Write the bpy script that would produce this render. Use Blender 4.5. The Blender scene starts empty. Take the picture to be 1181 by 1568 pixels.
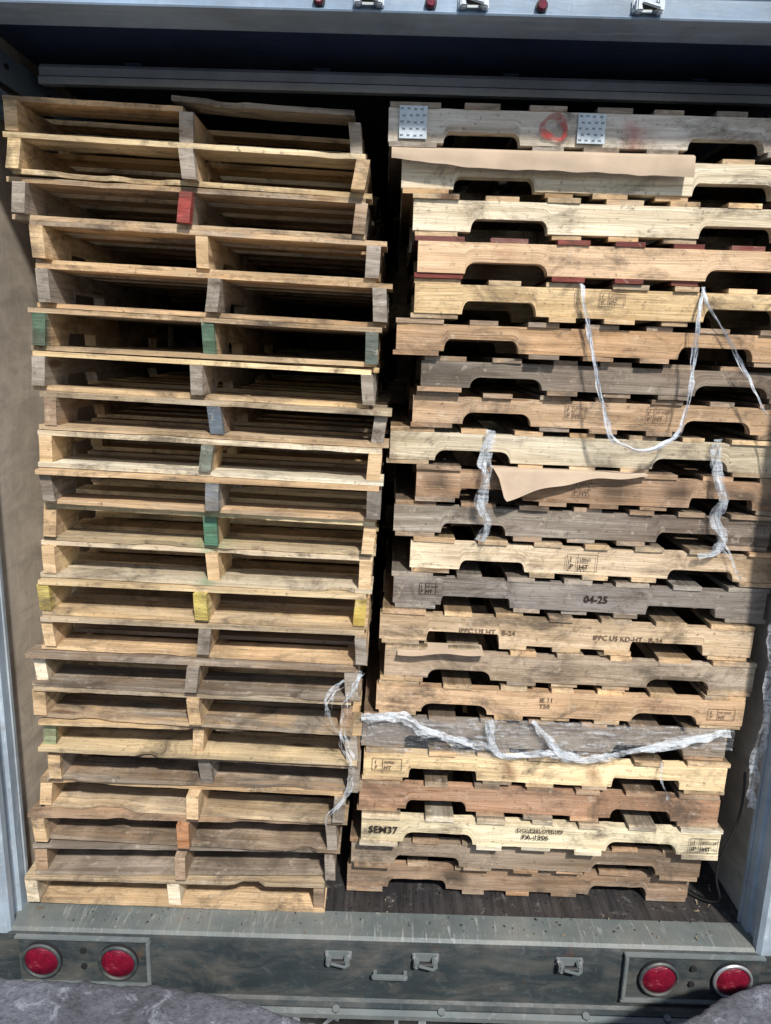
import bpy, bmesh, math, random
from mathutils import Vector, Matrix, Euler, noise as mnoise
RND=random.Random(7)
sc=bpy.context.scene
sc.view_settings.view_transform='Standard'; sc.view_settings.look='None'
sc.view_settings.exposure=0; sc.view_settings.gamma=1
def link(o,parent=None):
    sc.collection.objects.link(o)
    if parent: o.parent=parent
    return o
def empty(name,loc=(0,0,0)):
    e=bpy.data.objects.new(name,None); e.location=loc; e.empty_display_size=.1
    return link(e)

# ------------------------------------------------------------------ materials
class NT:
    def __init__(s,name):
        s.m=bpy.data.materials.new(name); s.m.use_nodes=True
        s.n=s.m.node_tree.nodes; s.l=s.m.node_tree.links
        s.b=s.n['Principled BSDF']; s.out=s.n['Material Output']
    def node(s,t,**k):
        x=s.n.new(t)
        for a,v in k.items():
            if a.startswith('i_'):
                key=a[2:]; key=int(key) if key.isdigit() else key.replace('_',' ')
                s.set(x.inputs[key],v)
            else: setattr(x,a,v)
        return x
    def set(s,inp,v):
        if isinstance(v,bpy.types.NodeSocket): s.l.new(v,inp)
        else: inp.default_value=v
    def noise(s,vec,scale,detail=4,rough=.55,dist=0):
        x=s.node('ShaderNodeTexNoise',i_Vector=vec,i_Scale=scale,i_Detail=detail,i_Roughness=rough,i_Distortion=dist)
        return x.outputs['Fac']
    def mapping(s,vec,scale=(1,1,1),loc=(0,0,0),rot=(0,0,0)):
        return s.node('ShaderNodeMapping',i_Vector=vec,i_Scale=scale,i_Location=loc,i_Rotation=rot).outputs[0]
    def rng(s,v,a,b,c=0,d=1,smooth=False):
        x=s.node('ShaderNodeMapRange',i_0=v,i_1=a,i_2=b,i_3=c,i_4=d)
        if smooth:x.interpolation_type='SMOOTHSTEP'
        return x.outputs[0]
    def mix(s,f,a,b,mode='MIX'):
        x=s.node('ShaderNodeMix',data_type='RGBA',blend_type=mode)
        s.set(x.inputs[0],f); s.set(x.inputs[6],a); s.set(x.inputs[7],b)
        return x.outputs[2]
    def math(s,op,a,b=0.0):
        x=s.node('ShaderNodeMath',operation=op); s.set(x.inputs[0],a); s.set(x.inputs[1],b); return x.outputs[0]
    def coord(s,w='Object'): return s.node('ShaderNodeTexCoord').outputs[w]
    def bump(s,h,strength=.4,dist=.002):
        x=s.node('ShaderNodeBump',i_Height=h,i_Strength=strength,i_Distance=dist)
        s.l.new(x.outputs[0],s.b.inputs['Normal'])
def c4(c): return (c[0],c[1],c[2],1)

def mat_wood():
    t=NT('weathered_pallet_wood')
    uv=t.node('ShaderNodeUVMap',uv_map='grain').outputs[0]
    col=t.node('ShaderNodeVertexColor',layer_name='tint')
    tint=col.outputs[0]; wx=col.outputs[1]
    g1=t.noise(t.mapping(uv,(1.6,27,1)),1,9,.68,1.3)
    g2=t.noise(t.mapping(uv,(8,200,1)),1,4,.6,.2)
    g3=t.noise(t.mapping(uv,(3,9,1)),1,5,.6,1.0)
    g4=t.noise(t.mapping(uv,(1.1,9,1)),1,3,.5,.6)
    k=t.rng(g1,.28,.72,.62,1.24)
    k=t.math('MULTIPLY',k,t.rng(g2,.3,.7,.86,1.08))
    k=t.math('MULTIPLY',k,t.rng(g4,.3,.7,.76,1.16))
    kk=t.node('ShaderNodeCombineColor',i_0=k,i_1=t.math('POWER',k,1.14),i_2=t.math('POWER',k,1.35)).outputs[0]
    c=t.mix(1.0,tint,kk,'MULTIPLY')
    # grey weathering
    gw=t.math('MULTIPLY',wx,t.rng(g3,.34,.6,.08,1.0))
    grey=t.mix(t.rng(g1,.32,.68),(.08,.066,.053,1),(.43,.38,.315,1))
    c=t.mix(gw,c,grey)
    # knots
    vo=t.node('ShaderNodeTexVoronoi',i_Vector=t.mapping(uv,(2.6,9,1)),i_Scale=1)
    d=t.math('ADD',vo.outputs['Distance'],t.math('MULTIPLY',t.math('SUBTRACT',g1,.5),.12))
    sel=t.math('GREATER_THAN',t.node('ShaderNodeSeparateColor',i_0=vo.outputs['Color']).outputs[0],.66)
    kn=t.math('MULTIPLY',t.rng(d,.15,.07,0,1),sel)
    c=t.mix(t.math('MULTIPLY',kn,.75),c,(.11,.05,.025,1))
    # grime
    ob=t.coord('Object')
    oi=t.node('ShaderNodeObjectInfo').outputs['Random']
    ov=t.node('ShaderNodeVectorMath',operation='ADD'); t.l.new(ob,ov.inputs[0])
    cv=t.node('ShaderNodeCombineXYZ',i_0=t.math('MULTIPLY',oi,37.0),i_1=t.math('MULTIPLY',oi,11.0)).outputs[0]
    t.l.new(cv,ov.inputs[1])
    dn=t.noise(t.mapping(ov.outputs[0],(1,1,1.6)),4.5,8,.75,.6)
    c=t.mix(t.rng(dn,.50,.66,0,.82),c,(.075,.058,.045,1))
    dn2=t.noise(ov.outputs[0],60,3,.65)
    c=t.mix(t.rng(dn2,.60,.72,0,.6),c,(.06,.045,.035,1))
    dn3=t.noise(t.mapping(ov.outputs[0],(1,1,1),(5,3,1)),30,4,.65)
    c=t.mix(t.rng(dn3,.60,.74,0,.35),c,(.78,.68,.53,1))
    t.l.new(c,t.b.inputs['Base Color'])
    t.b.inputs['Roughness'].default_value=.82
    t.b.inputs['Specular IOR Level'].default_value=.25
    t.bump(t.math('ADD',t.math('ADD',g1,t.math('MULTIPLY',g2,.6)),t.math('MULTIPLY',kn,-.6)),.9,.004)
    return t.m
WOOD=mat_wood()

def mat_paint(name,base,worn,rust=.3,scr=.35,rough=.45,streak=(1,1,1),dust=0):
    t=NT(name); ob=t.coord('Object')
    n1=t.noise(ob,3.5,8,.65,.3); n2=t.noise(t.mapping(ob,streak),14,8,.7,.6); n3=t.noise(t.mapping(ob,(60,60,6)),1,4,.7)
    c=t.mix(t.rng(n1,.3,.7),c4([x*.7 for x in base]),c4([x*1.25 for x in base]))
    c=t.mix(t.rng(n2,.56,.66,0,scr),c,c4(worn))
    c=t.mix(t.rng(n3,.6,.75,0,.35),c,c4([x*.4 for x in base]))
    n4=t.noise(ob,9,8,.75,.2)
    r=t.rng(n4,.60,.68,0,rust)
    c=t.mix(r,c,(.13,.06,.03,1))
    n5=t.noise(t.mapping(ob,(1,1,1),(7,1,3)),42,5,.75)
    c=t.mix(t.rng(n5,.64,.69,0,scr),c,c4([min(1,x*1.15) for x in worn]))
    if dust:
        n6=t.noise(t.mapping(ob,(1.5,1.5,5)),2.5,8,.7,.8)
        c=t.mix(t.rng(n6,.42,.68,0,dust),c,(.22,.20,.17,1))
    t.l.new(c,t.b.inputs['Base Color'])
    t.l.new(t.rng(n2,.3,.7,rough-.12,rough+.2),t.b.inputs['Roughness'])
    t.bump(t.math('ADD',n2,n3),.3,.0025)
    return t.m
M_HEAD=mat_paint('blue_grey_painted_steel',(.24,.33,.44),(.44,.50,.57),.12,.35,.38,(.4,3,3),.25)
M_POST=mat_paint('worn_white_blue_steel',(.34,.42,.50),(.66,.70,.73),.3,.55,.42,(4,4,.5),.25)
M_BUMP=mat_paint('dark_green_grey_steel',(.032,.045,.052),(.11,.13,.135),.5,.4,.5,(1.5,1,2),.4)
M_SILL=mat_paint('scuffed_sill_steel',(.12,.145,.145),(.33,.35,.34),.9,.75,.42,(6,.6,1),.5)
M_LATCH=mat_paint('grey_cast_steel',(.15,.18,.19),(.30,.33,.34),.5,.4,.42,(2,2,2),.4)
M_WALL=mat_paint('scuffed_wall_panel',(.60,.53,.44),(.68,.64,.56),.2,.4,.6,(3,3,.6),.5)
M_ROOF=mat_paint('dark_blue_door_panel',(.06,.09,.18),(.11,.15,.24),.05,.3,.5,(.5,3,3))
M_RAIL=mat_paint('pale_aluminium_rail',(.68,.78,.90),(.8,.86,.93),.05,.3,.4,(.5,3,3))
M_GALV=mat_paint('galvanised_steel',(.46,.52,.56),(.66,.70,.74),.12,.4,.35,(2,2,2))
M_GALV.node_tree.nodes['Principled BSDF'].inputs['Metallic'].default_value=.25
def mat_floor():
    t=NT('trailer_floor_planks'); ob=t.coord('Object')
    br=t.node('ShaderNodeTexBrick',i_Vector=t.mapping(ob,(1,1,1),(0,0,0),(0,0,math.pi/2)),i_Scale=1,i_Color1=(.032,.031,.032,1),i_Color2=(.045,.042,.042,1),i_Mortar=(.02,.02,.02,1))
    br.inputs['Mortar Size'].default_value=.001; br.inputs['Brick Width'].default_value=3; br.inputs['Row Height'].default_value=.035
    g=t.noise(t.mapping(ob,(60,5,1)),1,6,.6); g2=t.noise(ob,5,7,.7)
    c=t.mix(1.0,br.outputs[0],t.mix(t.rng(g,.3,.7),(.5,.5,.5,1),(1.5,1.5,1.5,1)),'MULTIPLY')
    c=t.mix(t.rng(g2,.5,.66,0,.8),c,(.02,.019,.019,1))
    c=t.mix(t.rng(t.noise(ob,26,6,.75),.58,.68,0,.6),c,(.2,.195,.19,1))
    t.l.new(c,t.b.inputs['Base Color']); t.l.new(t.rng(g2,.3,.7,.2,.65),t.b.inputs['Roughness']); t.bump(g,.4,.003)
    return t.m
M_FLOOR=mat_floor()
def mat_simple(name,col,rough=.5,metal=0,emit=None,trans=0,noise=.15,ns=30,spec=.5):
    t=NT(name); n=t.noise(t.coord('Object'),ns,5,.6)
    c=t.mix(t.rng(n,.3,.7),c4([x*(1-noise) for x in col]),c4([min(1,x*(1+noise)) for x in col]))
    t.l.new(c,t.b.inputs['Base Color']); t.b.inputs['Roughness'].default_value=rough; t.b.inputs['Metallic'].default_value=metal
    t.b.inputs['Specular IOR Level'].default_value=spec
    t.bump(n,.2,.002)
    return t.m
def mat_lens():
    t=NT('red_lens_plastic'); ob=t.coord('Object')
    br=t.node('ShaderNodeTexBrick',i_Vector=ob,i_Scale=1,i_Color1=(1,1,1,1),i_Color2=(.8,.8,.8,1),i_Mortar=(.6,.6,.6,1),offset=0)
    br.inputs['Mortar Size'].default_value=.0008; br.inputs['Brick Width'].default_value=.006; br.inputs['Row Height'].default_value=.006
    n=t.noise(ob,20,6,.7)
    c=t.mix(1.0,t.mix(t.rng(n,.35,.65),(.10,.006,.02,1),(.30,.012,.04,1)),br.outputs[0],'MULTIPLY')
    c=t.mix(t.rng(n,.58,.70,0,.4),c,(.35,.22,.2,1))
    t.l.new(c,t.b.inputs['Base Color']); t.b.inputs['Roughness'].default_value=.22; t.bump(br.outputs[0],.3,.002); return t.m
M_RED=mat_lens()
M_CHROME=mat_simple('bright_ring',(.6,.6,.62),.3,.7)
M_BLACK=mat_simple('black_rubber',(.02,.02,.022),.6)
M_INK=mat_simple('stamp_ink',(.035,.025,.02),.9,noise=.6,ns=60,spec=.1)
M_INKL=mat_simple('faded_stamp_ink',(.17,.115,.08),.9,noise=.6,ns=60,spec=.1)
M_CABLE=mat_simple('black_cable',(.015,.015,.015),.5)
M_PAPER=mat_simple('kraft_paper',(.47,.37,.275),.85,noise=.14,ns=9,spec=.15)
def mat_concrete():
    t=NT('dirty_broken_concrete'); ob=t.coord('Object')
    a=t.noise(ob,4,9,.7,.3); b=t.noise(ob,60,6,.7); d=t.noise(ob,17,8,.75,.5)
    c=t.mix(t.rng(a,.3,.7),(.06,.063,.075,1),(.20,.21,.25,1))
    c=t.mix(t.rng(b,.45,.75,0,.7),c,(.025,.025,.03,1))
    c=t.mix(t.rng(d,.54,.66,0,.7),c,(.38,.40,.46,1))
    t.l.new(c,t.b.inputs['Base Color']); t.b.inputs['Roughness'].default_value=.8
    t.bump(t.math('ADD',t.math('ADD',b,d),a),.8,.01)
    return t.m
M_CONC=mat_concrete()
def mat_ground():
    t=NT('asphalt'); ob=t.coord('Object')
    a=t.noise(ob,.8,8,.65); b=t.noise(ob,90,4,.7)
    c=t.mix(t.rng(a,.3,.7),(.03,.03,.032,1),(.075,.073,.07,1)); c=t.mix(t.rng(b,.5,.75,0,.5),c,(.16,.155,.15,1))
    t.l.new(c,t.b.inputs['Base Color']); t.b.inputs['Roughness'].default_value=.9; t.bump(b,.5,.004)
    return t.m
def mat_film(name,a0=.15,a1=.75,col=(.75,.8,.85),e0=.38,e1=.66,bs=.7,ro=.15):
    t=NT(name); ob=t.coord('Object')
    n=t.noise(t.mapping(ob,(9,9,55)),1,6,.65,1.8); n2=t.noise(ob,55,4,.6,1.0)
    f=t.rng(t.math('ADD',n,t.math('MULTIPLY',t.math('SUBTRACT',n2,.5),.5)),e0,e1,a0,a1)
    t.b.inputs['Base Color'].default_value=c4(col); t.b.inputs['Roughness'].default_value=ro
    t.bump(t.math('ADD',n,n2),bs,.005)
    tr=t.node('ShaderNodeBsdfTransparent'); mx=t.node('ShaderNodeMixShader')
    t.set(mx.inputs[0],f); t.l.new(tr.outputs[0],mx.inputs[1]); t.l.new(t.b.outputs[0],mx.inputs[2])
    t.l.new(mx.outputs[0],t.out.inputs[0])
    return t.m
M_FILM=mat_film('stretch_film',.07,.55,(.66,.70,.75),.52,.72,.6)
M_STRAP=mat_film('crumpled_film',.06,.5,(.76,.81,.86),.36,.62,.25,.28)
M_TAPE=mat_film('plastic_strapping',.4,.85,(.70,.76,.83),.38,.66,.25,.3)
M_REDP=mat_film('faded_red_paint',.15,.85,(.42,.05,.045),.36,.60,.1,.8)

# ------------------------------------------------------------------ mesh helpers
def new_mesh(name,V,F,mat,C=None,UV=None,smooth=False,recalc=True):
    me=bpy.data.meshes.new(name); me.from_pydata(V,[],F)
    if UV is not None:
        l=me.uv_layers.new(name='grain'); flat=[c for uv in UV for c in uv]; l.data.foreach_set('uv',flat)
    if C is not None:
        a=me.color_attributes.new('tint','FLOAT_COLOR','POINT'); a.data.foreach_set('color',[x for c in C for x in c])
    me.materials.append(mat)
    if recalc:
        bm=bmesh.new(); bm.from_mesh(me); bmesh.ops.recalc_face_normals(bm,faces=bm.faces); bm.to_mesh(me); bm.free()
    if smooth: me.polygons.foreach_set('use_smooth',[True]*len(me.polygons))
    return me
def box(name,lo,hi,mat,parent=None,bev=.003,rot=None,sub=0):
    bm=bmesh.new(); bmesh.ops.create_cube(bm,size=1)
    c=[(a+b)/2 for a,b in zip(lo,hi)]
    for v in bm.verts: v.co=Vector([v.co[k]*(hi[k]-lo[k]) for k in range(3)])
    if bev: bmesh.ops.bevel(bm,geom=bm.edges[:],offset=bev,segments=2,affect='EDGES')
    me=bpy.data.meshes.new(name); bm.to_mesh(me); bm.free(); me.materials.append(mat)
    o=bpy.data.objects.new(name,me); o.location=c
    if rot:o.rotation_euler=rot
    return link(o,parent)
def extrude_profile(name,prof,x0,x1,mat,parent=None,axis='x',n=1):
    V=[];F=[];K=len(prof)
    for s in range(n+1):
        x=x0+(x1-x0)*s/n
        for p in prof: V.append((x,p[0],p[1]) if axis=='x' else (p[0],x,p[1]) if axis=='y' else (p[0],p[1],x))
    for s in range(n):
        for k in range(K): F.append((s*K+k,s*K+(k+1)%K,(s+1)*K+(k+1)%K,(s+1)*K+k))
    F.append(tuple(range(K))); F.append(tuple(n*K+k for k in range(K)))
    me=new_mesh(name,V,F,mat); o=bpy.data.objects.new(name,me); return link(o,parent)
def cyl(name,r,d,loc,mat,parent=None,rot=(math.pi/2,0,0),seg=32,dome=0,r2=None):
    bm=bmesh.new(); bmesh.ops.create_cone(bm,cap_ends=True,segments=seg,radius1=r,radius2=r if r2 is None else r2,depth=d)
    me=bpy.data.meshes.new(name); bm.to_mesh(me); bm.free(); me.materials.append(mat)
    o=bpy.data.objects.new(name,me); o.location=loc; o.rotation_euler=rot
    return link(o,parent)

# ------------------------------------------------------------------ pallets
class MB:
    def __init__(s): s.V=[];s.F=[];s.C=[];s.UV=[]
    def sweep(s,ls,ringf,mapf,tintf,rd):
        K=None; base=len(s.V); rings=[]
        uo=rd.random()*60; vo=rd.random()*60
        for l in ls:
            r=ringf(l); K=len(r); rings.append(r)
            for k,(w,z) in enumerate(r):
                s.V.append(mapf(l,w,z)); s.C.append(tintf(l,k))
        per=[0]
        r=rings[0]
        for k in range(K):
            a=r[k];b=r[(k+1)%K]; per.append(per[-1]+math.hypot(a[0]-b[0],a[1]-b[1]))
        for i in range(len(ls)-1):
            for k in range(K):
                k2=(k+1)%K
                s.F.append((base+i*K+k,base+i*K+k2,base+(i+1)*K+k2,base+(i+1)*K+k))
                u0=ls[i]+uo;u1=ls[i+1]+uo;v0=per[k]+vo;v1=per[k+1]+vo
                s.UV+=[(u0,v0),(u0,v1),(u1,v1),(u1,v0)]
        for e,i in ((0,0),(1,len(ls)-1)):
            s.F.append(tuple(base+i*K+k for k in range(K)))
            for k in range(K): s.UV.append((rings[i][k][0]*2+uo+7*e,rings[i][k][1]*.8+vo+3))
    def stick(s,p,q,w,col,rd):
        p=Vector(p);q=Vector(q);d=(q-p).normalized();a=d.orthogonal().normalized()*w;b=d.cross(a)*.5
        n=len(s.V)
        for P,f in ((p,1),(q,.35)):
            for e in (a+b,b-a,-a-b,a-b): s.V.append(tuple(P+e*f)); s.C.append((col[0],col[1],col[2],.1))
        fs=[(0,1,5,4),(1,2,6,5),(2,3,7,6),(3,0,4,7),(0,1,2,3),(4,5,6,7)]
        for f in fs:
            s.F.append(tuple(n+x for x in f)); u=rd.random()*9
            s.UV+=[(u,0),(u,.01),(u+.05,.01),(u+.05,0)]
def wob(rd,n,amp):
    ph=[(rd.random()*6.28,rd.uniform(2,9),rd.uniform(.2,.6))]+[(rd.random()*6.28,rd.uniform(30,90),rd.uniform(.1,.35)) for _ in range(4)]
    return lambda l: amp*sum(a*math.sin(p+f*l) for p,f,a in ph)
def vary(c,rd,a=.12):
    k=1+rd.uniform(-a,a); h=rd.uniform(-a,a)*.35
    return (c[0]*k*(1+h),c[1]*k,c[2]*k*(1-h))
SL=1.219; SW=1.016
def make_pallet(name,mode,h,st,dk,seed,wx=.3,dwx=None,ends=None,stains=(),grad=None,endlen=.006,over=None,lead=None,split=False,mess=1.0,dirty=0.0):
    rd=random.Random(seed); mb=MB()
    if dwx is None: dwx=wx
    td=.0148; bd=.0148; top=h-.0008
    if mode=='L': conv=lambda a,b,z:(-b,a+SL/2,z)
    else: conv=lambda a,b,z:(a,b+SW/2,z)
    n1=.155+rd.uniform(-.016,.014); n2=n1+.222+rd.uniform(-.02,.018); dep=.036+rd.uniform(-.005,.004); rr=rd.choice([.008,.02,.032])
    H=SL/2
    edges=[-H+n1,-H+n2,H-n2,H-n1]
    def notch(l):
        for a,b in ((edges[0],edges[1]),(edges[2],edges[3])):
            if a<l<b:
                t=min(1,min(l-a,b-l)/rr); return dep*math.sqrt(max(0,1-(1-t)**2))*.9+dep*.1
        return 0
    for j,b0 in enumerate((-SW/2+.019,rd.uniform(-.022,.022),SW/2-.019)):
        b0+=rd.uniform(-.003,.003)
        ls=[-H+s*SL/30 for s in range(31)]+[-H+endlen,H-endlen]
        for k,e in enumerate(edges):
            sg=1 if k%2==0 else -1
            ls+=[e-sg*.001]+[e+sg*rr*q for q in (.03,.15,.35,.65,1.0)]
        ls=sorted(set(round(x,5) for x in ls))
        wj=wob(rd,4,.0022); zj=wob(rd,4,.0012); th=.019+rd.uniform(-.002,.002)
        hi=top-td-.0004; lo=bd
        so=rd.uniform(-.020,.010)*mess if mode=='L' else 0
        cst=vary(st,rd,.10); w_=wx
        slant=rd.uniform(-.006,.006) if mode=='L' else 0
        def ring(l):
            z0=lo+notch(l); zt=hi; zm=(z0+zt)/2; w=wj(l); f=zj(l)
            return [(b0-th+w+slant,zt),(b0-th+w+f,zm),(b0-th+w-slant,z0),(b0+th+w-slant,z0),(b0+th+w+f,zm),(b0+th+w+slant,zt)]
        def tf(l,k):
            c=cst; a=w_
            if grad:
                q=min(1,max(0,(l+H)/SL)); c=tuple(x*(1-q)+y*q for x,y in zip(cst,grad))
            for sx,szz,sr,scol,sa in stains:
                if k in (0,1,2):
                    zz=(1,0,-1)[k]
                    d=math.hypot((l-(-H+sx))/sr,(zz-szz)*.75)
                    q=max(0,1-d)*sa*1.6; q=min(q,sa)
                    c=tuple(x*(1-q)+y*q for x,y in zip(c,scol)); a=a*(1-q)
            if mode=='L' and ends:
                ec=ends[2-j]
                if ec is not None and l<-H+endlen+.0005:
                    c=ec[:3]; a=ec[3] if len(ec)>3 else .1
            return (c[0],c[1],c[2],a)
        mb.sweep(ls,ring,lambda l,w,z:conv(l+so,w,z),tf,rd)
    def board(a0,w,z0,t,col,a_,nseg=40,lift=None,b_lo=-SW/2,b_hi=SW/2,chip=True,front=False):
        if not front: nseg=14
        col=vary(col,rd,.24); a_=min(1,max(0,a_+rd.uniform(-.4,.35)))
        ov=.018 if front else .009
        o0=rd.uniform(-ov,ov*.7); o1=rd.uniform(-ov*.7,ov); sk=rd.uniform(-.018,.018)*(mess if front else .5)
        if mode=='R': sk*=.6
        ls=[b_lo+o0+(b_hi-b_lo-o0+o1)*s/nseg for s in range(nseg+1)]
        if mode=='R': ls.insert(1,ls[0]+.005); ls.insert(2,ls[0]+.016)
        e1=wob(rd,4,.0018); e2=wob(rd,4,.0018); zz=wob(rd,3,.0006)
        chips=[(rd.uniform(b_lo,b_hi),rd.uniform(.03,.09),rd.uniform(.005,.018),-1 if front and rd.random()<.8 else rd.choice((-1,1))) for _ in range(rd.choice((0,0,1,1,2)) if front else 0)] if chip else []
        sd_=rd.random()*50
        def ring(l):
            q=(l/SW)*sk; lf=lift(l) if lift else 0
            wl=a0-w/2+q+e1(l); wr=a0+w/2+q+e2(l); tz=0
            for cl,cr,cd,cs in chips:
                if abs(l-cl)<cr:
                    dd=cd*min(1,2.2*(1-abs(l-cl)/cr))
                    if cs<0: wl+=dd; tz=max(tz,dd*.12)
                    else: wr-=dd
            zt=z0+t-.0004-abs(zz(l)); zb=z0+.0002
            return [(wl,zt-tz+lf),(wl+.0004+tz*2,zb+lf),(wr,zb+lf),(wr,zt+lf)]
        def tf(l,k):
            c=col;aa=a_
            if dirty and front:
                n=mnoise.noise(Vector((l*5+sd_,sd_,(0 if k in(0,1) else .5))))+.5*mnoise.noise(Vector((l*19+sd_,3,k*.2)))
                q=min(1,max(0,(n+.25)*2.0))*dirty
                if k in (0,1): q*=.55
                c=tuple(x*(1-q)+y*q for x,y in zip(c,(.075,.058,.045)))
                aa=aa*(1-q*.8)
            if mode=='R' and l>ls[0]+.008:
                c=tuple(x*.30 for x in col); aa=a_*.5  # shade inside the notches painted into the tint, behind the lighter board ends
            if over:
                for ox,ocol,orr in over:
                    d=abs(-l-ox)
                    if d<orr and a0<-H+.2:
                        q=.6*(1-d/orr); c=tuple(x*(1-q)+y*q for x,y in zip(c,ocol)); aa*=1-q
            return (c[0],c[1],c[2],aa)
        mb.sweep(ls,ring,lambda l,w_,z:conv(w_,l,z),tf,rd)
    wl=[.137]+[rd.choice((.085,.09,.095,.088,.075,.105)) for _ in range(5)]+[.137]
    gap=(SL-sum(wl))/6; a=-H
    for k,w in enumerate(wl):
        fr=(k==0 and mode=='L')
        if not (mode=='L' and split and k==0):
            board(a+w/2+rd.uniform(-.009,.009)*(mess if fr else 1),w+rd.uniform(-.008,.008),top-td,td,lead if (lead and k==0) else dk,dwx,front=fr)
        a+=w+gap
    if split:
        board(-H+.07,.125,top-td,td,dk,.5,b_lo=.0,b_hi=SW/2,front=True)
        board(-H+.055,.10,top-td+.006,td,gry,.9,b_lo=-SW/2+.03,b_hi=.03,lift=lambda l:.012+.03*max(0,(l+.25)),front=True)
    for c0,w in ((-H+.068,.134),(-.165,.088),(0,.09),(.165,.088),(H-.068,.134)):
        fr=(c0<-.5 and mode=='L')
        lf=None
        if fr and rd.random()<.5*mess:
            s1=rd.uniform(-.005,.005); lf=lambda l,s1=s1: abs(s1)+s1*l/.508
        ww=w+rd.uniform(-.012,.010)
        if fr and rd.random()<.35: ww-=.035
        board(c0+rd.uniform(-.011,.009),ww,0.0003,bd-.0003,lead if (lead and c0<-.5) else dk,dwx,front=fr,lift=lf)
    if mode=='L' and rd.random()<.3:
        x=rd.uniform(-SW/2+.08,SW/2-.12); L_=rd.uniform(.02,.06); an=rd.uniform(-.4,.4); y=rd.uniform(.02,.08)-H
        mb.stick(conv(y,x,bd+.002),conv(y+L_*math.sin(an),x+L_*math.cos(an),bd+.004),rd.uniform(.001,.002),(.45,.37,.27),rd)
    me=new_mesh(name,mb.V,mb.F,WOOD,mb.C,mb.UV)
    return me

PH=.1168; LIFT=.010
LT=[(-0.639,0.202,0.3),(-0.621,0.144,0.3),(-0.624,0.168,-0.6),(-0.580,0.172,-0.5),(-0.560,0.159,-0.2),(-0.577,0.140,-0.1),(-0.589,0.134,-0.4),(-0.547,0.110,-0.4),(-0.562,0.089,-0.2),(-0.559,0.068,0.3),(-0.571,0.107,-0.3),(-0.581,0.108,-0.7),(-0.594,0.083,-0.2),(-0.588,0.071,-0.0),(-0.617,0.064,0.1),(-0.628,0.075,-0.2),(-0.611,0.078,0.2),(-0.602,0.095,0.1),(-0.652,0.096,-0.4),(-0.671,0.097,0.3),(-0.677,0.100,1.5),(-0.715,0.096,0.6)]
RT=[(0.554,0.178,0.3),(0.595,0.190,-0.3),(0.632,0.181,-0.1),(0.649,0.173,-0.2),(0.644,0.181,-0.2),(0.594,0.194,-0.0),(0.673,0.221,0.0),(0.652,0.240,-0.1),(0.584,0.245,-0.2),(0.671,0.235,-0.3),(0.603,0.243,-0.3),(0.660,0.232,-0.4),(0.608,0.225,-0.5),(0.567,0.202,-.9),(0.586,0.181,0.1),(0.562,0.172,-0.0),(0.519,0.172,0.2),(0.526,0.152,0.1),(0.514,0.148,-0.2),(0.524,0.131,-0.3),(0.490,0.175,-0.3),(0.476,0.205,0.2)]
LDZ=[-.014,-.005,0,0,-.008,-.016,-.021,-.017,-.012,-.003,-.004,-.006,-.003,-.003,0,0,0,0,0,0,-.001,-.004]
RDZ=[.004,-.002,0,0,-.002,.004,.013,.020,.019,.015,.013,.011,.008,.004,.001,0,0,0,0,0,0,-.002]
def bounds(dz):
    z=[(21.5-i)*PH+dz[i]+LIFT for i in range(22)]
    return [z[0]+PH/2]+[(z[i]+z[i+1])/2 for i in range(21)]+[z[21]-PH/2]
BLz=bounds(LDZ); BRz=bounds(RDZ)
def ds(c,k=1.12,s=.14):
    g=sum(c)/3; return tuple((x*(1-s)+g*s)*k for x in c)
tan=(.71,.505,.295); yel=(.82,.615,.35); gry=(.41,.355,.30); pale=(.83,.71,.52); brn=(.44,.295,.185); dgr=(.17,.15,.135); red_=(.42,.05,.045)
gre=(.06,.15,.095,.3); blu=(.10,.16,.23,.4); ye2=(.62,.50,.13,.25); org=(.55,.25,.11,.3)
G=gry+(.7,); T=tan+(.1,); B=brn+(.4,); D=dgr+(.6,)
Lspec=[
 (tan,tan,.3,(T,G,G),.4),(tan,yel,.2,(yel+(.1,),G,T),.3),(gry,tan,.4,(G,red_+(.15,),B),.6),(tan,tan,.2,(T,T,G),.45),
 (gry,tan,.4,(G,G,G),.45),(tan,tan,.3,(gre,gre,(.05,.09,.08,.4)),.5),(gry,yel,.4,(G,G,G),.35),(brn,tan,.4,(B,blu,G),.6),
 (tan,tan,.2,(T,(.2,.24,.2,.5),T),.3),(gry,tan,.4,(G,(.14,.17,.2,.6),D),.45),(tan,yel,.1,(T,(.06,.2,.12,.25),T),.25),(yel,yel,.1,(T,T,T),.25),
 (yel,yel,.15,(ye2,ye2,(.6,.44,.1,.2)),.35),(tan,tan,.3,(T,G,G),.6),(tan,brn,.3,(pale+(.1,),G,G),.7),(tan,tan,.3,(T,T,B),.6),
 (tan,yel,.2,((.3,.36,.2,.3),T,G),.4),(gry,brn,.4,(T,D,G),.8),(tan,tan,.2,(T,T,G),.5),(brn,brn,.4,(T,org,G),.7),
 (brn,gry,.4,(B,B,G),.6),(pale,tan,.2,(pale+(.1,),pale+(.1,),B),.4)]
DIRT={2:.5,5:.35,7:.5,9:.35,12:.35,13:.6,14:.75,15:.6,16:.3,17:.75,18:.6,19:.95,20:.95,21:.4}
pal_L=[];pal_R=[]
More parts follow.
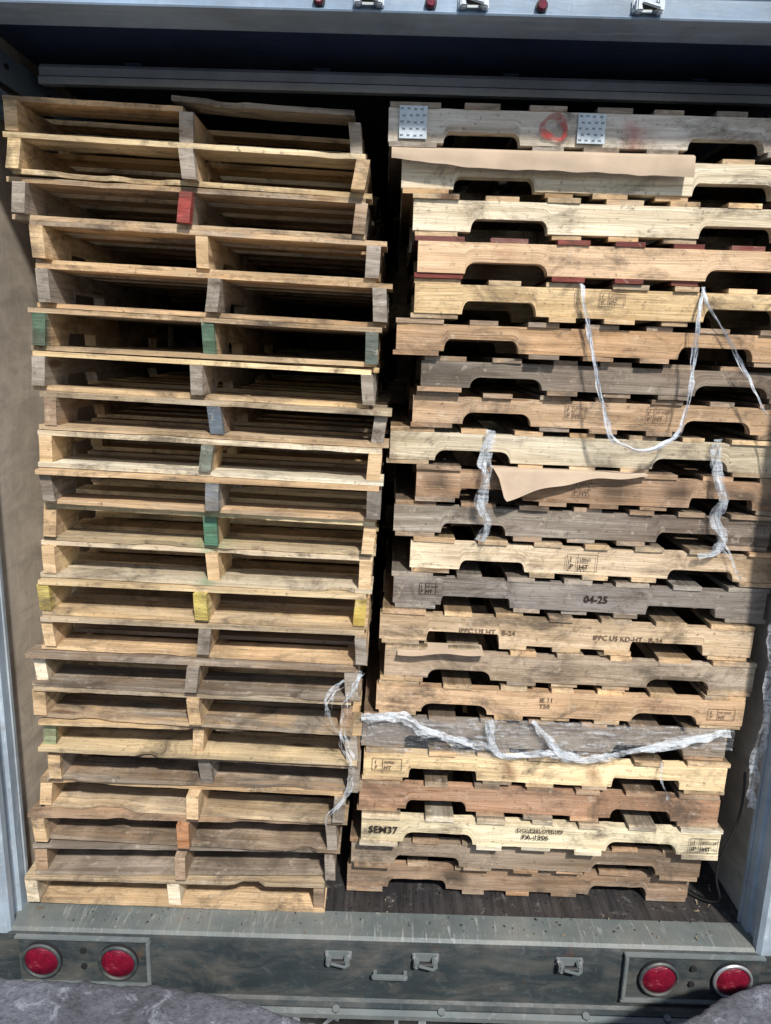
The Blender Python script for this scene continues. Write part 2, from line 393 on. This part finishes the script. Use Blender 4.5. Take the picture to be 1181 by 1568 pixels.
for i in range(22):
    st,dk,wx,ends,dw=Lspec[i]; zb=BLz[i+1]; h=BLz[i]-zb
    over=None
    if i==10: over=[(0.0,(.05,.22,.1),.09)]
    if i==11: over=[(0.0,(.08,.26,.15),.04)]
    me=make_pallet('wooden_pallet',"L",h,st,dk,100+i,wx,dw,ends,over=over,split=(i==0),endlen=.02 if i==2 else .006,mess=1.4 if i>13 else 1.0,lead=pale if i in(11,8) else None,dirty=DIRT.get(i,.2))
    o=bpy.data.objects.new('wooden_pallet',me)
    X,Y,A=LT[i]; tilt=1.36-.56*(i-11)/11
    if i>17: tilt*= (1-.25*(i-17)/4)
    o.location=(X,Y,zb); o.rotation_euler=Euler((0,math.radians(tilt),math.radians(A)))
    link(o); pal_L.append(o)
BK=(.02,.018,.016)
Rspec=[
 ((.72,.69,.63),gry,.25,.8,[(1.13,-.3,.05,red_,.8),(.70,-.4,.04,red_,.6)],None),
 (pale,tan,.15,.4,[],None),(pale,tan,.15,.6,[(.16,0,.05,(.25,.17,.1),.3)],None),((.66,.47,.30),(.22,.06,.05),.2,.1,[(.25,0,.05,(.4,.2,.12),.5)],None),
 (yel,tan,.1,.3,[],None),((.56,.35,.19),brn,.3,.6,[(.75,0,.1,brn,.4)],None),((.17,.14,.115),brn,.5,.7,[(.05,0,.2,(.05,.04,.03),.5)],(.28,.2,.14)),
 ((.56,.37,.22),brn,.25,.5,[],None),((.76,.67,.50),tan,.3,.5,[(.68,-.6,.09,BK,.5)],None),((.45,.29,.18),brn,.3,.6,[(.07,.2,.06,BK,.8),(.64,0,.08,BK,.75),(.84,.2,.06,BK,.85),(1.15,0,.015,(.02,.2,.25),.9)],None),
 ((.42,.37,.31),brn,.6,.7,[(.06,0,.015,(.6,.25,.1),.9),(.1,.3,.015,(.6,.2,.1),.8)],(.15,.105,.085)),(pale,tan,.2,.5,[(.15,0,.1,BK,.25)],(.58,.42,.27)),
 ((.25,.225,.215),gry,.55,.7,[],None),((.62,.45,.28),tan,.25,.5,[],None),((.48,.36,.25),tan,.35,.6,[(.6,0,.07,(.12,.08,.05),.6)],(.52,.43,.33)),((.64,.44,.27),tan,.2,.5,[(.92,.2,.08,(.25,.1,.07),.4)],None),
 ((.24,.205,.18),brn,.5,.7,[(.1,0,.2,(.1,.08,.07),.5)],(.31,.24,.18)),(yel,tan,.15,.45,[(.48,0,.035,(.2,.07,.03),.8),(.76,0,.03,(.2,.07,.03),.8)],None),((.48,.28,.17),brn,.25,.5,[],None),((.80,.69,.47),pale,.08,.5,[],None),
 ((.46,.35,.25),brn,.4,.5,[],(.25,.165,.105)),((.34,.23,.15),brn,.4,.6,[(.38,.1,.07,BK,.9),(.7,0,.05,BK,.4),(.05,0,.08,BK,.4)],None)]
for i in range(22):
    st,dk,wx,dw,stn,gr=Rspec[i]; zb=BRz[i+1]; h=BRz[i]-zb
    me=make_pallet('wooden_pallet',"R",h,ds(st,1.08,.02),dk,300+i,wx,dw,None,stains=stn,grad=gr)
    o=bpy.data.objects.new('wooden_pallet',me)
    X,Y,A=RT[i]; tilt=min(.9+.9*(i-11)/11,1.1)
    if i>17: tilt=1.1-.12*(i-17)
    o.location=(X,Y,zb); o.rotation_euler=Euler((0,math.radians(tilt),math.radians(A)))
    link(o); pal_R.append(o)
rear={m:[make_pallet('wooden_pallet',m,PH,c,c,900+k,.4,.5) for k,c in enumerate((tan,brn,gry))] for m in 'LR'}
for i in range(22):
    for m,x,y in (('L',-.60,.20+1.27),('R',.60,.28+1.08)):
        o=bpy.data.objects.new('wooden_pallet',rear[m][RND.randrange(3)])
        o.location=(x+RND.uniform(-.03,.03),y+RND.uniform(-.02,.03),LIFT+i*PH); o.rotation_euler=(0,0,math.radians(RND.uniform(-1,1)))
        link(o)

# ------------------------------------------------------------------ stamps, plates on the pallets
def text_on(pal,s,dx,z,size,mat,name='stamp_text'):
    cu=bpy.data.curves.new(name,'FONT'); cu.body=s; cu.size=size; cu.align_x='LEFT'; cu.offset=size*.02; cu.resolution_u=2
    o=bpy.data.objects.new(name,cu); sc.collection.objects.link(o)
    bpy.context.view_layer.update()
    me=bpy.data.meshes.new_from_object(o); bpy.data.objects.remove(o)
    me.materials.clear(); me.materials.append(mat)
    o=bpy.data.objects.new(name,me); o.rotation_euler=(math.pi/2,0,0); o.location=(-SL/2+dx,-.0065,z); link(o,pal)
def frame_on(pal,dx,z,w,h,mat,t=.0016):
    V=[];F=[]
    for (a,b,c,d) in ((0,0,w,t),(0,h-t,w,h),(0,t,t,h-t),(w-t,t,w,h-t),(w*.35,t,w*.35+t,h-t)):
        n=len(V); V+=[(a,0,b),(c,0,b),(c,0,d),(a,0,d)]; F.append((n,n+1,n+2,n+3))
    me=new_mesh('stamp_frame',V,F,mat,recalc=False); o=bpy.data.objects.new('stamp_frame',me); o.location=(-SL/2+dx,-.0062,z); link(o,pal)
def stamp(i,dx,z=.045,w=.085,h=.045,mat=M_INK,tx='US-10003'):
    p=pal_R[i]; frame_on(p,dx,z,w,h,mat); text_on(p,tx,dx+w*.4,z+h*.62,h*.26,mat); text_on(p,'HT',dx+w*.4,z+h*.12,h*.42,mat)
    text_on(p,'I\nP',dx+w*.1,z+h*.55,h*.4,mat)
text_on(pal_R[19],'SEM37',.025,.052,.036,M_INK); text_on(pal_R[19],'DOLE28LOTE179',.525,.078,.021,M_INK); text_on(pal_R[19],'PA-1306',.545,.052,.026,M_INK)
stamp(19,1.115,.03,.10,.056,M_INK,'ECG-167')
stamp(4,.545,.055,.075,.040,M_INKL); stamp(7,.475,.045,.065,.045,M_INKL); stamp(7,.73,.045,.065,.045,M_INKL)
stamp(11,.508,.028,.10,.058,M_INK,'18860'); stamp(17,.028,.04,.10,.045,M_INKL,'550003'); stamp(12,.085,.05,.055,.038,M_INK); stamp(9,.50,.04,.055,.055,M_INKL); stamp(15,1.10,.035,.09,.04,M_INKL)
text_on(pal_R[12],'04-25',.625,.048,.034,M_INK)
text_on(pal_R[13],'IPPC US HT   B-24',.26,.05,.024,M_INKL); text_on(pal_R[13],'IPPC US KD-HT   B-24',.70,.05,.024,M_INKL)
text_on(pal_R[15],'IE 11\nT58',.54,.07,.022,M_INKL)
# sprayed red rings and stroke on the top pallet
def red_ring(i,dx,z,rx,rz,wd):
    V=[];F=[];n=28
    for t in range(n):
        a=t*2*math.pi/n; j=1+.08*math.sin(3*a+dx*9); g=wd*(1+.35*math.sin(2*a))
        for s in (0,1): V.append(((rx-s*g)*j*math.cos(a),0,(rz-s*g)*j*math.sin(a)))
    for t in range(n): F.append((2*t,2*t+1,(2*t+3)%(2*n),(2*t+2)%(2*n)))
    o=bpy.data.objects.new('red_paint_mark',new_mesh('red_paint_mark',V,F,M_REDP,recalc=False)); o.location=(-SL/2+dx,-.0068,z); link(o,pal_R[i])
red_ring(0,.465,.060,.040,.038,.017); red_ring(0,1.13,.05,.03,.034,.016)
def plate(i,dx,z,w,h):
    p=pal_R[i]; rd=random.Random(int(dx*100))
    o=box('nail_plate',(-SL/2+dx,-.0075,z),(-SL/2+dx+w,-.0045,z+h),M_GALV,p,.0005)
    V=[];F=[]
    for r in range(5):
        for c in range(4):
            cx=-SL/2+dx+w*(c+.5+(.22 if r%2 else -.1))/4.2+rd.uniform(-.001,.001); cz=z+h*(r+.5)/5+rd.uniform(-.001,.001)
            for sg in (-1,1):
                n=len(V); a=.0045
                V+=[(cx-a,-.0082,cz-a*.6*sg-.0007),(cx+a,-.0082,cz+a*.6*sg-.0007),(cx+a,-.0082,cz+a*.6*sg+.0007),(cx-a,-.0082,cz-a*.6*sg+.0007)]
                V[-4:]=[(x,y-.0003*(sg>0),zz) for x,y,zz in V[-4:]]
                F.append((n,n+1,n+2,n+3))
    me=new_mesh('nail_plate_teeth',V,F,M_CABLE,recalc=False); link(bpy.data.objects.new('nail_plate_teeth',me),p)
plate(0,.03,.022,.078,.085); plate(0,.53,.022,.078,.078)

# ------------------------------------------------------------------ loose sheets, film and straps
def PR(i,dx,zf,off=.015):
    p=pal_R[i]; h=BRz[i]-BRz[i+1]
    return p.matrix_basis@Vector((-SL/2+dx,-off,zf*h))
def PL(i,dx,zf,off=.015):
    p=pal_L[i]; h=BLz[i]-BLz[i+1]
    return p.matrix_basis@Vector((-SW/2+dx,-off,zf*h))
def catmull(P,n):
    out=[];Q=[P[0]]+P+[P[-1]]
    for i in range(1,len(Q)-2):
        for s in range(n):
            t=s/n;a,b,c,d=Q[i-1],Q[i],Q[i+1],Q[i+2]
            out.append(.5*((2*b)+(c-a)*t+(2*a-5*b+4*c-d)*t*t+(3*b-a-3*c+d)*t**3))
    out.append(P[-1]); return out
def ribbon(name,P,width=.012,strands=3,spread=.008,mat=None,n=14,seed=0,loose=.004):
    rd=random.Random(seed+5); V=[];F=[]
    for s in range(strands):
        pts=catmull(P,n); ph=rd.random()*9; o1=rd.uniform(-spread,spread); o2=rd.uniform(-spread,spread)*.6
        tw=rd.uniform(3,8); w0=width*rd.uniform(.4,1.2)
        base=len(V); L=0
        for k,p in enumerate(pts):
            q=pts[min(k+1,len(pts)-1)]-pts[max(k-1,0)]; q.normalize()
            if k:L+=(p-pts[k-1]).length
            side=q.cross(Vector((0,-1,0))); side.normalize()
            nb=side.cross(q)
            ang=math.sin(L*tw*3+ph)*1.3
            d=side*math.cos(ang)+nb*math.sin(ang)
            nz=mnoise.noise(Vector((L*10,s*7.3,seed)))*loose*2; nz2=mnoise.noise(Vector((L*30,s*3.3+5,seed)))*loose
            c=p+side*(o1*math.cos(L*9+ph)+nz+nz2)+Vector((0,-1,0))*(abs(o2)+abs(nz)*.5)
            w=w0*(.45+.8*abs(mnoise.noise(Vector((L*15,s*2.1,seed+3)))+.2))
            V+= [c-d*w/2, c+nb*w*.12*math.sin(L*40), c+d*w/2]
            if k:
                a=base+3*(k-1); F+=[(a,a+1,a+4,a+3),(a+1,a+2,a+5,a+4)]
    me=new_mesh(name,[tuple(v) for v in V],F,mat or M_STRAP,smooth=True,recalc=False)
    return link(bpy.data.objects.new(name,me))
ribbon('plastic_strap',[PR(4,.482,1.0,.0),PR(4,.485,.8,.02),PR(5,.559,.98,.022),PR(6,.518,.8,.05),PR(7,.572,.7,.085),PR(7,.60,.05,.085),PR(8,.715,.85,.09),PR(8,.776,.72,.095),PR(8,.848,.95,.09),PR(7,.815,.3,.08),PR(6,.811,.15,.05),PR(5,.885,.25,.03),PR(4,.834,.3,.02),PR(4,.842,1.0,0)],.013,5,.009,seed=1,mat=M_TAPE)
ribbon('plastic_strap',[PR(4,.846,1.0,.0),PR(4,.86,.6,.02),PR(5,.963,1.0,.02),PR(6,.966,.9,.04),PR(7,1.056,.9,.06),PR(7,1.117,.2,.06),PR(8,1.21,.2,.05)],.011,3,.007,seed=2,mat=M_TAPE)
ribbon('stretch_film_rope',[PR(8,.315,1.0),PR(8,.30,.2),PR(9,.215,.9,.03),PR(9,.203,.1,.03),PR(10,.297,.6,.025),PR(10,.282,0,.02)],.030,9,.014,seed=3,loose=.008)
ribbon('stretch_film_rope',[PR(8,1.02,1.0),PR(8,1.03,.3),PR(9,.96,.5,.04),PR(10,1.02,1.0,.03),PR(10,1.05,.4,.03),PR(10,1.03,0,.03),PR(11,.92,.85,.02)],.030,9,.014,seed=4,loose=.008)
ribbon('stretch_film_rope',[PR(10,1.04,.5),PR(10,1.06,.1),PR(11,1.03,.8),PR(11,1.07,.2)],.015,3,.006,seed=5)
ribbon('stretch_film_rope',[PR(16,.415,1.05,.02),PR(16,.431,.4,.03),PR(16,.48,.05,.035),PR(16,.62,.2,.035),PR(16,.72,.05,.035)],.024,8,.008,seed=6,loose=.006)
ribbon('stretch_film_rope',[PR(16,.558,1.1,.02),PR(16,.645,.4,.035),PR(16,.733,.05,.04),PR(16,.974,.55,.035),PR(16,1.149,.95,.03),PR(16,1.215,1.05,.02)],.026,9,.010,seed=7,loose=.007)
ribbon('stretch_film_rope',[PR(16,-.005,1.0,.02),PR(16,.14,1.0,.025),PR(16,.22,.6,.03),PR(16,.45,.2,.03)],.028,9,.012,seed=8,loose=.008)
ribbon('stretch_film_rope',[PR(16,1.0,.1,.03),PR(17,.99,.5,.03),PR(17,1.02,.1,.02),PR(18,1.03,.9,.02)],.010,3,.004,seed=9)
ribbon('stretch_film_rope',[PL(14,.98,.6,.0),PL(14,.94,.2,.03),PL(15,.95,.4,.03),PL(16,.98,.9,.03)],.014,4,.010,seed=10,loose=.01)
ribbon('stretch_film_rope',[PL(14,1.03,.9,.0),PL(15,.99,.9,.03),PL(16,.97,.9,.04),PL(16,1.0,.2,.04),PL(17,.99,.6,.03),PL(17,.97,.1,.03),PL(18,.985,.6,.03),PL(18,.96,.1,.02)],.012,4,.008,seed=11,loose=.010)
def sheet(name,fn,nu,nv,mat):
    V=[];F=[]
    for a in range(nu+1):
        for b in range(nv+1): V.append(tuple(fn(a/nu,b/nv)))
    for a in range(nu):
        for b in range(nv): k=a*(nv+1)+b; F.append((k,k+1,k+nv+2,k+nv+1))
    me=new_mesh(name,V,F,mat,smooth=True,recalc=False); return link(bpy.data.objects.new(name,me))
def film_fn(u,v):
    dx=-.012+u*1.245; z=1.08-v*1.0*(.95+.3*math.sin(u*5))
    n=mnoise.noise(Vector((u*30,v*9,1)))*.006+mnoise.noise(Vector((u*9,v*22,4)))*.006
    return PR(16,dx,z,.02+n)
sheet('stretch_film_wrap',film_fn,140,20,M_FILM)
def paper1(u,v):
    dx=-.03+u*.85; drop=.022+.012*math.sin(min(1,u*1.9)*2.2)+.012*u+.003*mnoise.noise(Vector((u*14,0,2)))
    out=.012+.014*math.sin(min(1,v*1.3)*1.5)+.003*mnoise.noise(Vector((u*6,v*2,9)))
    p=PR(1,dx,1.0,0); 
    if v<.3: return p+Vector((0,.04-(.055+out)*v/.3, .0))
    return p+Vector((0,-.015-out,-(v-.3)/.7*drop*1.35-.004))
sheet('kraft_paper_sheet',paper1,60,12,M_PAPER)
def paper2(u,v):
    dx=.235+u*.49; drop=.010+.098*(1-u)**2.0+.004*math.sin(u*17)
    if u<.05: drop*=.25+.75*u/.05
    p=PR(9,dx,1.0,0); out=.02+.03*v*(1-u)+.004*math.sin(u*9)
    if v<.2: return p+Vector((0,.03-(.03+out)*v/.2,.001))
    return p+Vector((.02*v*(1-u),-out,-(v-.2)/.8*drop))
sheet('kraft_paper_sheet',paper2,50,10,M_PAPER)
def paper3(u,v):
    p=PR(14,.04+u*.28,1.0,0); return p+Vector((0,.05-.085*v,-.001-.014*v*(1-u)-.004*math.sin(u*9)*v))
sheet('kraft_paper_sheet',paper3,20,6,M_PAPER)

# ------------------------------------------------------------------ trailer
TR=empty('semi_trailer')
W=1.235; L=6.5; ZR=2.83
box('floor_planks',(-W-.02,.115,-.05),(W+.02,L,0),M_FLOOR,TR,0)
extrude_profile('sill_plate',[(0.0,-.012),(.008,-.001),(.03,.001),(.112,.002),(.112,-.05),(0,-.05)],-W-.02,W+.02,M_SILL,TR,n=8)
box('wall_left',(-W-.07,.112,-.04),(-W-.02,L,ZR),M_WALL,TR,0)
box('wall_right',(W+.02,.112,-.04),(W+.07,L,ZR),M_WALL,TR,0)
box('front_bulkhead',(-W-.07,L,-.04),(W+.07,L+.05,ZR),M_WALL,TR,0)
box('roof_skin',(-W-.07,-.05,ZR),(W+.07,L+.05,ZR+.03),M_ROOF,TR,0)
for sg,nm in ((-1,'left'),(1,'right')):
    prof=[(sg*W,0),(sg*(W+.012),-.012),(sg*(W+.12),-.012),(sg*(W+.12),.11),(sg*W,.11),(sg*W,.075),(sg*(W+.012),.07),(sg*(W+.012),.03),(sg*W,.025)]
    extrude_profile('corner_post_'+nm,prof,-.33,2.719,M_POST,TR,axis='z',n=4)
    extrude_profile('door_track_'+nm,[(sg*(W-.004),.115),(sg*(W-.004),.13),(sg*(W+.016),.13),(sg*(W+.016),.115)],0,2.55,M_GALV,TR,axis='z')
    extrude_profile('roof_track_'+nm,[(sg*(W-.01),2.56),(sg*(W-.012),2.60),(sg*(W-.06),2.602),(sg*(W-.06),2.606),(sg*(W+.016),2.606),(sg*(W+.016),2.56)],.2,4,M_HEAD,TR,axis='y',n=4)
    extrude_profile('track_angle_'+nm,[(sg*(W-.02),2.65),(sg*(W-.02),2.74),(sg*(W-.026),2.74),(sg*(W-.026),2.65)],.13,4,M_HEAD,TR,axis='y',n=4)
    for k in range(5):
        cyl('track_bolt',.008,.008,(sg*(W-.03),.35+k*.28,2.70),M_BLACK,TR,(0,math.pi/2,0),12)
# header
extrude_profile('door_header',[(-.012,2.98),(-.012,2.80),(-.018,2.79),(-.020,2.784),(-.012,2.780),(-.012,2.732),(-.022,2.730),(-.028,2.726),(-.026,2.722),(-.010,2.7215),(.0,2.721),(.03,2.721),(.105,2.7215),(.112,2.728),(.112,2.98)],-W-.15,W+.15,M_HEAD,TR,n=8)
extrude_profile('overhead_door_panel',[(.12,2.805),(.12,2.815),(3.2,2.815),(3.2,2.805)],-W-.015,W+.015,M_ROOF,TR,n=4)
extrude_profile('overhead_door_rail',[(.50,2.728),(.50,2.752),(.512,2.764),(.545,2.764),(.545,2.754),(.535,2.728)],-W+.06,W-.03,M_RAIL,TR,n=6)
extrude_profile('overhead_door_rail',[(.49,2.700),(.49,2.722),(.53,2.722),(.53,2.704)],-W+.06,W-.03,M_RAIL,TR,n=6)
for x in (-.9,-.3,.3,.9):
    box('door_hinge',(x,.5,2.765),(x+.05,.62,2.770),M_ROOF,TR,.001)
def marker(x,z,y=-.012):
    cyl('marker_light_base',.015,.008,(x,y-.004,z),M_BLACK,TR,seg=24)
    cyl('marker_light_lens',.012,.014,(x,y-.012,z),M_RED,TR,seg=24,r2=.010)
for x in (-.234,.044,.32): marker(x,2.749,-.014)
def latch(x,z,y,s=1.0,up=False,mat=M_GALV):
    g=-1 if up else 1
    box('latch_plate',(x-.045*s,y-.006,z-.014),(x+.045*s,y,z+.018),mat,TR,.002)
    for q in (-1,1):
        box('latch_jaw',(x+q*.03*s-.009,y-.034,z-.020),(x+q*.03*s+.009,y-.006,z+.012),mat,TR,.004)
        cyl('latch_bolt',.006,.012,(x+q*.038*s,y-.01,z+.012*g),M_CHROME,TR,seg=6)
    box('latch_lever',(x-.026*s,y-.042,z-.012),(x+.03*s,y-.034,z-.002),mat,TR,.003,(0,.25,0))
    cyl('latch_pin',.008,.07*s,(x,y-.026,z-.006),M_BLACK,TR,(0,math.pi/2,0),14)
for x in (-.11,.15,.582): latch(x,2.753,-.014,.85,True)
# rear bumper beam
extrude_profile('rear_beam',[(-.014,-.012),(-.014,-.225),(-.024,-.232),(-.040,-.236),(-.040,-.262),(-.020,-.275),(.06,-.275),(.06,-.052),(0,-.052),(0,-.012)],-W-.12,W+.12,M_BUMP,TR,n=10)
extrude_profile('beam_lower_lip',[(-.060,-.246),(-.042,-.240),(-.0405,-.262),(-.060,-.262)],-.80,1.10,M_LATCH,TR,n=10)
for x in (-.62,-.15,.2,.68,.95): cyl('beam_bolt',.013,.010,(x,-.048,-.237),M_LATCH,TR,(0.3,0,0),6)
def lamp(x,z):
    y=-.020
    cyl('tail_lamp_gasket',.066,.012,(x,y-.006,z),M_BLACK,TR,seg=48)
    bm=bmesh.new(); R=.054; rings=8; seg=48; c=[]
    top=bm.verts.new((0,0,-.014))
    prev=None
    for r in range(1,rings+1):
        a=r/rings; ring=[bm.verts.new((R*a*math.cos(t*2*math.pi/seg),R*a*math.sin(t*2*math.pi/seg),-.014*(1-a**4))) for t in range(seg)]
        for t in range(seg):
            if prev is None: bm.faces.new((top,ring[t],ring[(t+1)%seg]))
            else: bm.faces.new((prev[t],ring[t],ring[(t+1)%seg],prev[(t+1)%seg]))
        prev=ring
    me=bpy.data.meshes.new('tail_lamp_lens'); bm.to_mesh(me); bm.free(); me.materials.append(M_RED)
    for p in me.polygons:p.use_smooth=True
    o=bpy.data.objects.new('tail_lamp_lens',me); o.rotation_euler=(-math.pi/2,0,0); o.location=(x,y-.013,z); link(o,TR)
    V=[];F=[];seg=48
    for t in range(seg):
        a=t*2*math.pi/seg
        for r,yy in ((.066,-.012),(.063,-.018),(.057,-.018),(.055,-.012)): V.append((x+r*math.cos(a),y+yy,z+r*math.sin(a)))
    for t in range(seg):
        for k in range(3): F.append((t*4+k,t*4+k+1,((t+1)%seg)*4+k+1,((t+1)%seg)*4+k))
    link(bpy.data.objects.new('tail_lamp_ring',new_mesh('tail_lamp_ring',V,F,M_BUMP if x<1.1 else M_CHROME,smooth=True)),TR)
for x in (-1.127,-.874,.913,1.156): lamp(x,-.098)
for a,b in ((-1.205,-.775),(.80,1.25)):
    box('lamp_plate',(a,-.020,-.185),(b,-.0145,-.018),M_BUMP,TR,.002)
    box('lamp_plate_rim_top',(a-.006,-.032,-.0175),(b+.006,-.0145,-.008),M_LATCH,TR,.002)
    box('lamp_plate_rim_bottom',(a-.006,-.032,-.195),(b+.006,-.0145,-.1855),M_LATCH,TR,.002)
    e=b if a<0 else a
    box('lamp_plate_rim_side',(e-.004,-.033,-.184),(e+.008,-.0145,-.019),M_LATCH,TR,.002)
    for z in (-.06,-.12): cyl('lamp_plate_bolt',.010,.008,((a+b)/2,-.024,z),M_BLACK,TR,seg=12)
for x in (-.147,.141,.616): latch(x,-.055,-.014,1.0,False,M_LATCH)
box('pull_handle_bar',(-.035,-.045,-.125),(.083,-.030,-.108),M_LATCH,TR,.004)
for q in (-.03,.07): box('pull_handle_foot',(q,-.030,-.125),(q+.012,-.0145,-.108),M_LATCH,TR,.002)
def tube(name,P,r,mat,parent=None):
    cu=bpy.data.curves.new(name,'CURVE'); cu.dimensions='3D'; cu.bevel_depth=r; cu.bevel_resolution=3
    sp=cu.splines.new('NURBS'); sp.points.add(len(P)-1); sp.use_endpoint_u=True; sp.order_u=4
    for k,p in enumerate(P): sp.points[k].co=(*p,1)
    cu.materials.append(mat); return link(bpy.data.objects.new(name,cu),parent)
tube('black_cable',[(1.20,.16,.55),(1.21,.15,.42),(1.17,.14,.3),(1.14,.15,.2),(1.16,.16,.1),(1.2,.17,.03),(1.15,.2,.008),(1.1,.25,.008)],.004,M_CABLE)
ribbon('stretch_film_rope',[Vector((1.205,.14,1.12)),Vector((1.20,.12,.98)),Vector((1.215,.12,.85)),Vector((1.22,.11,.74)),Vector((1.20,.12,.60)),Vector((1.21,.12,.45))],.024,6,.012,seed=20,loose=.01)

# ------------------------------------------------------------------ floor debris
def shard_pile(name,cx,cy,sx,sy,n,mat,z=0.003,seed=0,s0=.01,s1=.04):
    rd=random.Random(seed); V=[];F=[]
    for _ in range(n):
        x=cx+rd.uniform(-sx,sx); y=cy+rd.uniform(-sy,sy); a=rd.random()*6.28; l=rd.uniform(s0,s1); w=l*rd.uniform(.12,.35); h=rd.uniform(.002,.008); b=len(V)
        ca,sa=math.cos(a),math.sin(a)
        for (p,q,r) in ((-l/2,-w/2,0),(l/2,-w/2*.3,0),(l/2,w/2*.4,0),(-l/2,w/2,0),(-l/2*.9,-w/2,h),(l/2*.8,0,h*.6),(l/2*.7,w*.3,h*.6),(-l/2,w/2*.9,h)):
            V.append((x+p*ca-q*sa,y+p*sa+q*ca,z+r))
        F+=[(b,b+1,b+2,b+3),(b+4,b+5,b+6,b+7),(b,b+1,b+5,b+4),(b+1,b+2,b+6,b+5),(b+2,b+3,b+7,b+6),(b+3,b,b+4,b+7)]
    return link(bpy.data.objects.new(name,new_mesh(name,V,F,mat)))
M_CHIP=mat_simple('wood_chip',(.26,.20,.14),.9,noise=.3)
shard_pile('wood_splinters',0,.10,1.15,.07,16,M_CHIP,.0035,1,.004,.015)
shard_pile('wood_splinters',1.13,.22,.08,.08,8,M_CHIP,.0035,2,.006,.02)
shard_pile('floor_dirt_crumbs',0,.13,1.2,.1,220,M_BLACK,.0035,3,.002,.008)

# ------------------------------------------------------------------ ground and dock
bm=bmesh.new(); bmesh.ops.create_grid(bm,x_segments=40,y_segments=40,size=300); me=bpy.data.meshes.new('ground'); bm.to_mesh(me); bm.free(); me.materials.append(mat_ground())
o=bpy.data.objects.new('ground',me); o.location=(0,0,-1.22); link(o)
def edgeY(x):
    pts=[(-12,-.26),(-1.3,-.285),(-.95,-.285),(-.53,-.30),(-.40,-.335),(-.2,-.395),(-.05,-.445),(.65,-.45),(.80,-.38),(.95,-.29),(1.15,-.225),(1.5,-.18),(12,-.18)]
    for (a,b),(c,d) in zip(pts,pts[1:]):
        if a<=x<=c:
            t=(x-a)/(c-a); return b+(d-b)*t
    return -.3
def dock():
    V=[];F=[]
    xs=[-12,-8,-5,-3,-2]+[-1.6+k*.0125 for k in range(257)]+[2,3,5,8,12]
    rows=[0,.006,.014,.024,.036,.05,.066,.085,.11,.14,.18,.22,.3,.45,.7,1.1,2,4]
    nr=len(rows)+3
    for x in xs:
        e=edgeY(x)+.020*mnoise.noise(Vector((x*5,0,3)))+.010*mnoise.noise(Vector((x*19,2,3)))+.006*mnoise.noise(Vector((x*47,2,3)))
        for z in (-1.22,-.35,-.02): V.append((x,e-.01+.012*mnoise.noise(Vector((x*7,z*5,8))),z))
        for d in rows:
            z=.10-.02*math.exp(-d/.012)+.012*mnoise.noise(Vector((x*4,d*7,1)))+(.005*mnoise.noise(Vector((x*17,d*23,6)))+.003*mnoise.noise(Vector((x*45,d*50,6))))*(1 if d<1 else 0)
            V.append((x,e-d,z))
    for i in range(len(xs)-1):
        for j in range(nr-1):
            a=i*nr+j; F.append((a,a+1,a+nr+1,a+nr))
    me=new_mesh('concrete_dock',V,F,M_CONC,smooth=True); link(bpy.data.objects.new('concrete_dock',me))
dock()
M_SNOW=mat_simple('dirty_snow',(.55,.57,.60),.7,noise=.4,ns=20)
shard_pile('dirty_snow_clumps',.30,.75,.7,.35,60,M_SNOW,-1.21,5,.05,.2)
# crumpled film lying along the lip of the dock
ribbon('crumpled_plastic_film',[Vector((.12,-.452,.105)),Vector((.19,-.440,.112)),Vector((.27,-.448,.104)),Vector((.34,-.438,.112)),Vector((.42,-.450,.103))],.045,9,.016,mat=M_TAPE,seed=31,loose=.012)

# ------------------------------------------------------------------ light
EL=math.radians(46); AZ=math.radians(162)
w=bpy.data.worlds.new('World'); sc.world=w; w.use_nodes=True
bg=w.node_tree.nodes['Background']; sky=w.node_tree.nodes.new('ShaderNodeTexSky'); sky.sky_type='NISHITA'; sky.sun_disc=False
sky.sun_elevation=EL; sky.sun_rotation=AZ; w.node_tree.links.new(sky.outputs[0],bg.inputs[0]); bg.inputs[1].default_value=.13
sd=Vector((math.sin(AZ)*math.cos(EL),math.cos(AZ)*math.cos(EL),math.sin(EL)))
li=bpy.data.lights.new('sun','SUN'); li.energy=5; li.angle=math.radians(3); li.color=(1,.95,.87)
lo=bpy.data.objects.new('sun',li); lo.rotation_euler=sd.to_track_quat('Z','Y').to_euler(); lo.location=(0,-5,8); link(lo)

# ------------------------------------------------------------------ camera
psi,th,rho=math.radians(-.10),math.radians(12.43),math.radians(1.63)
F=Vector((math.sin(psi)*math.cos(th),math.cos(psi)*math.cos(th),-math.sin(th))); r0=Vector((math.cos(psi),-math.sin(psi),0)); u0=r0.cross(F)
r=r0*math.cos(rho)+u0*math.sin(rho); u=u0*math.cos(rho)-r0*math.sin(rho)
cam=bpy.data.cameras.new('camera'); cam.sensor_fit='VERTICAL'; cam.sensor_height=36; cam.lens=1127/1568*36; cam.clip_end=2000; cam.clip_start=.05
co=bpy.data.objects.new('camera',cam)
M=Matrix((r,u,-F)).transposed().to_4x4(); M.translation=Vector((-.0291,-2.078,1.8946+LIFT)); co.matrix_world=M; link(co); sc.camera=co
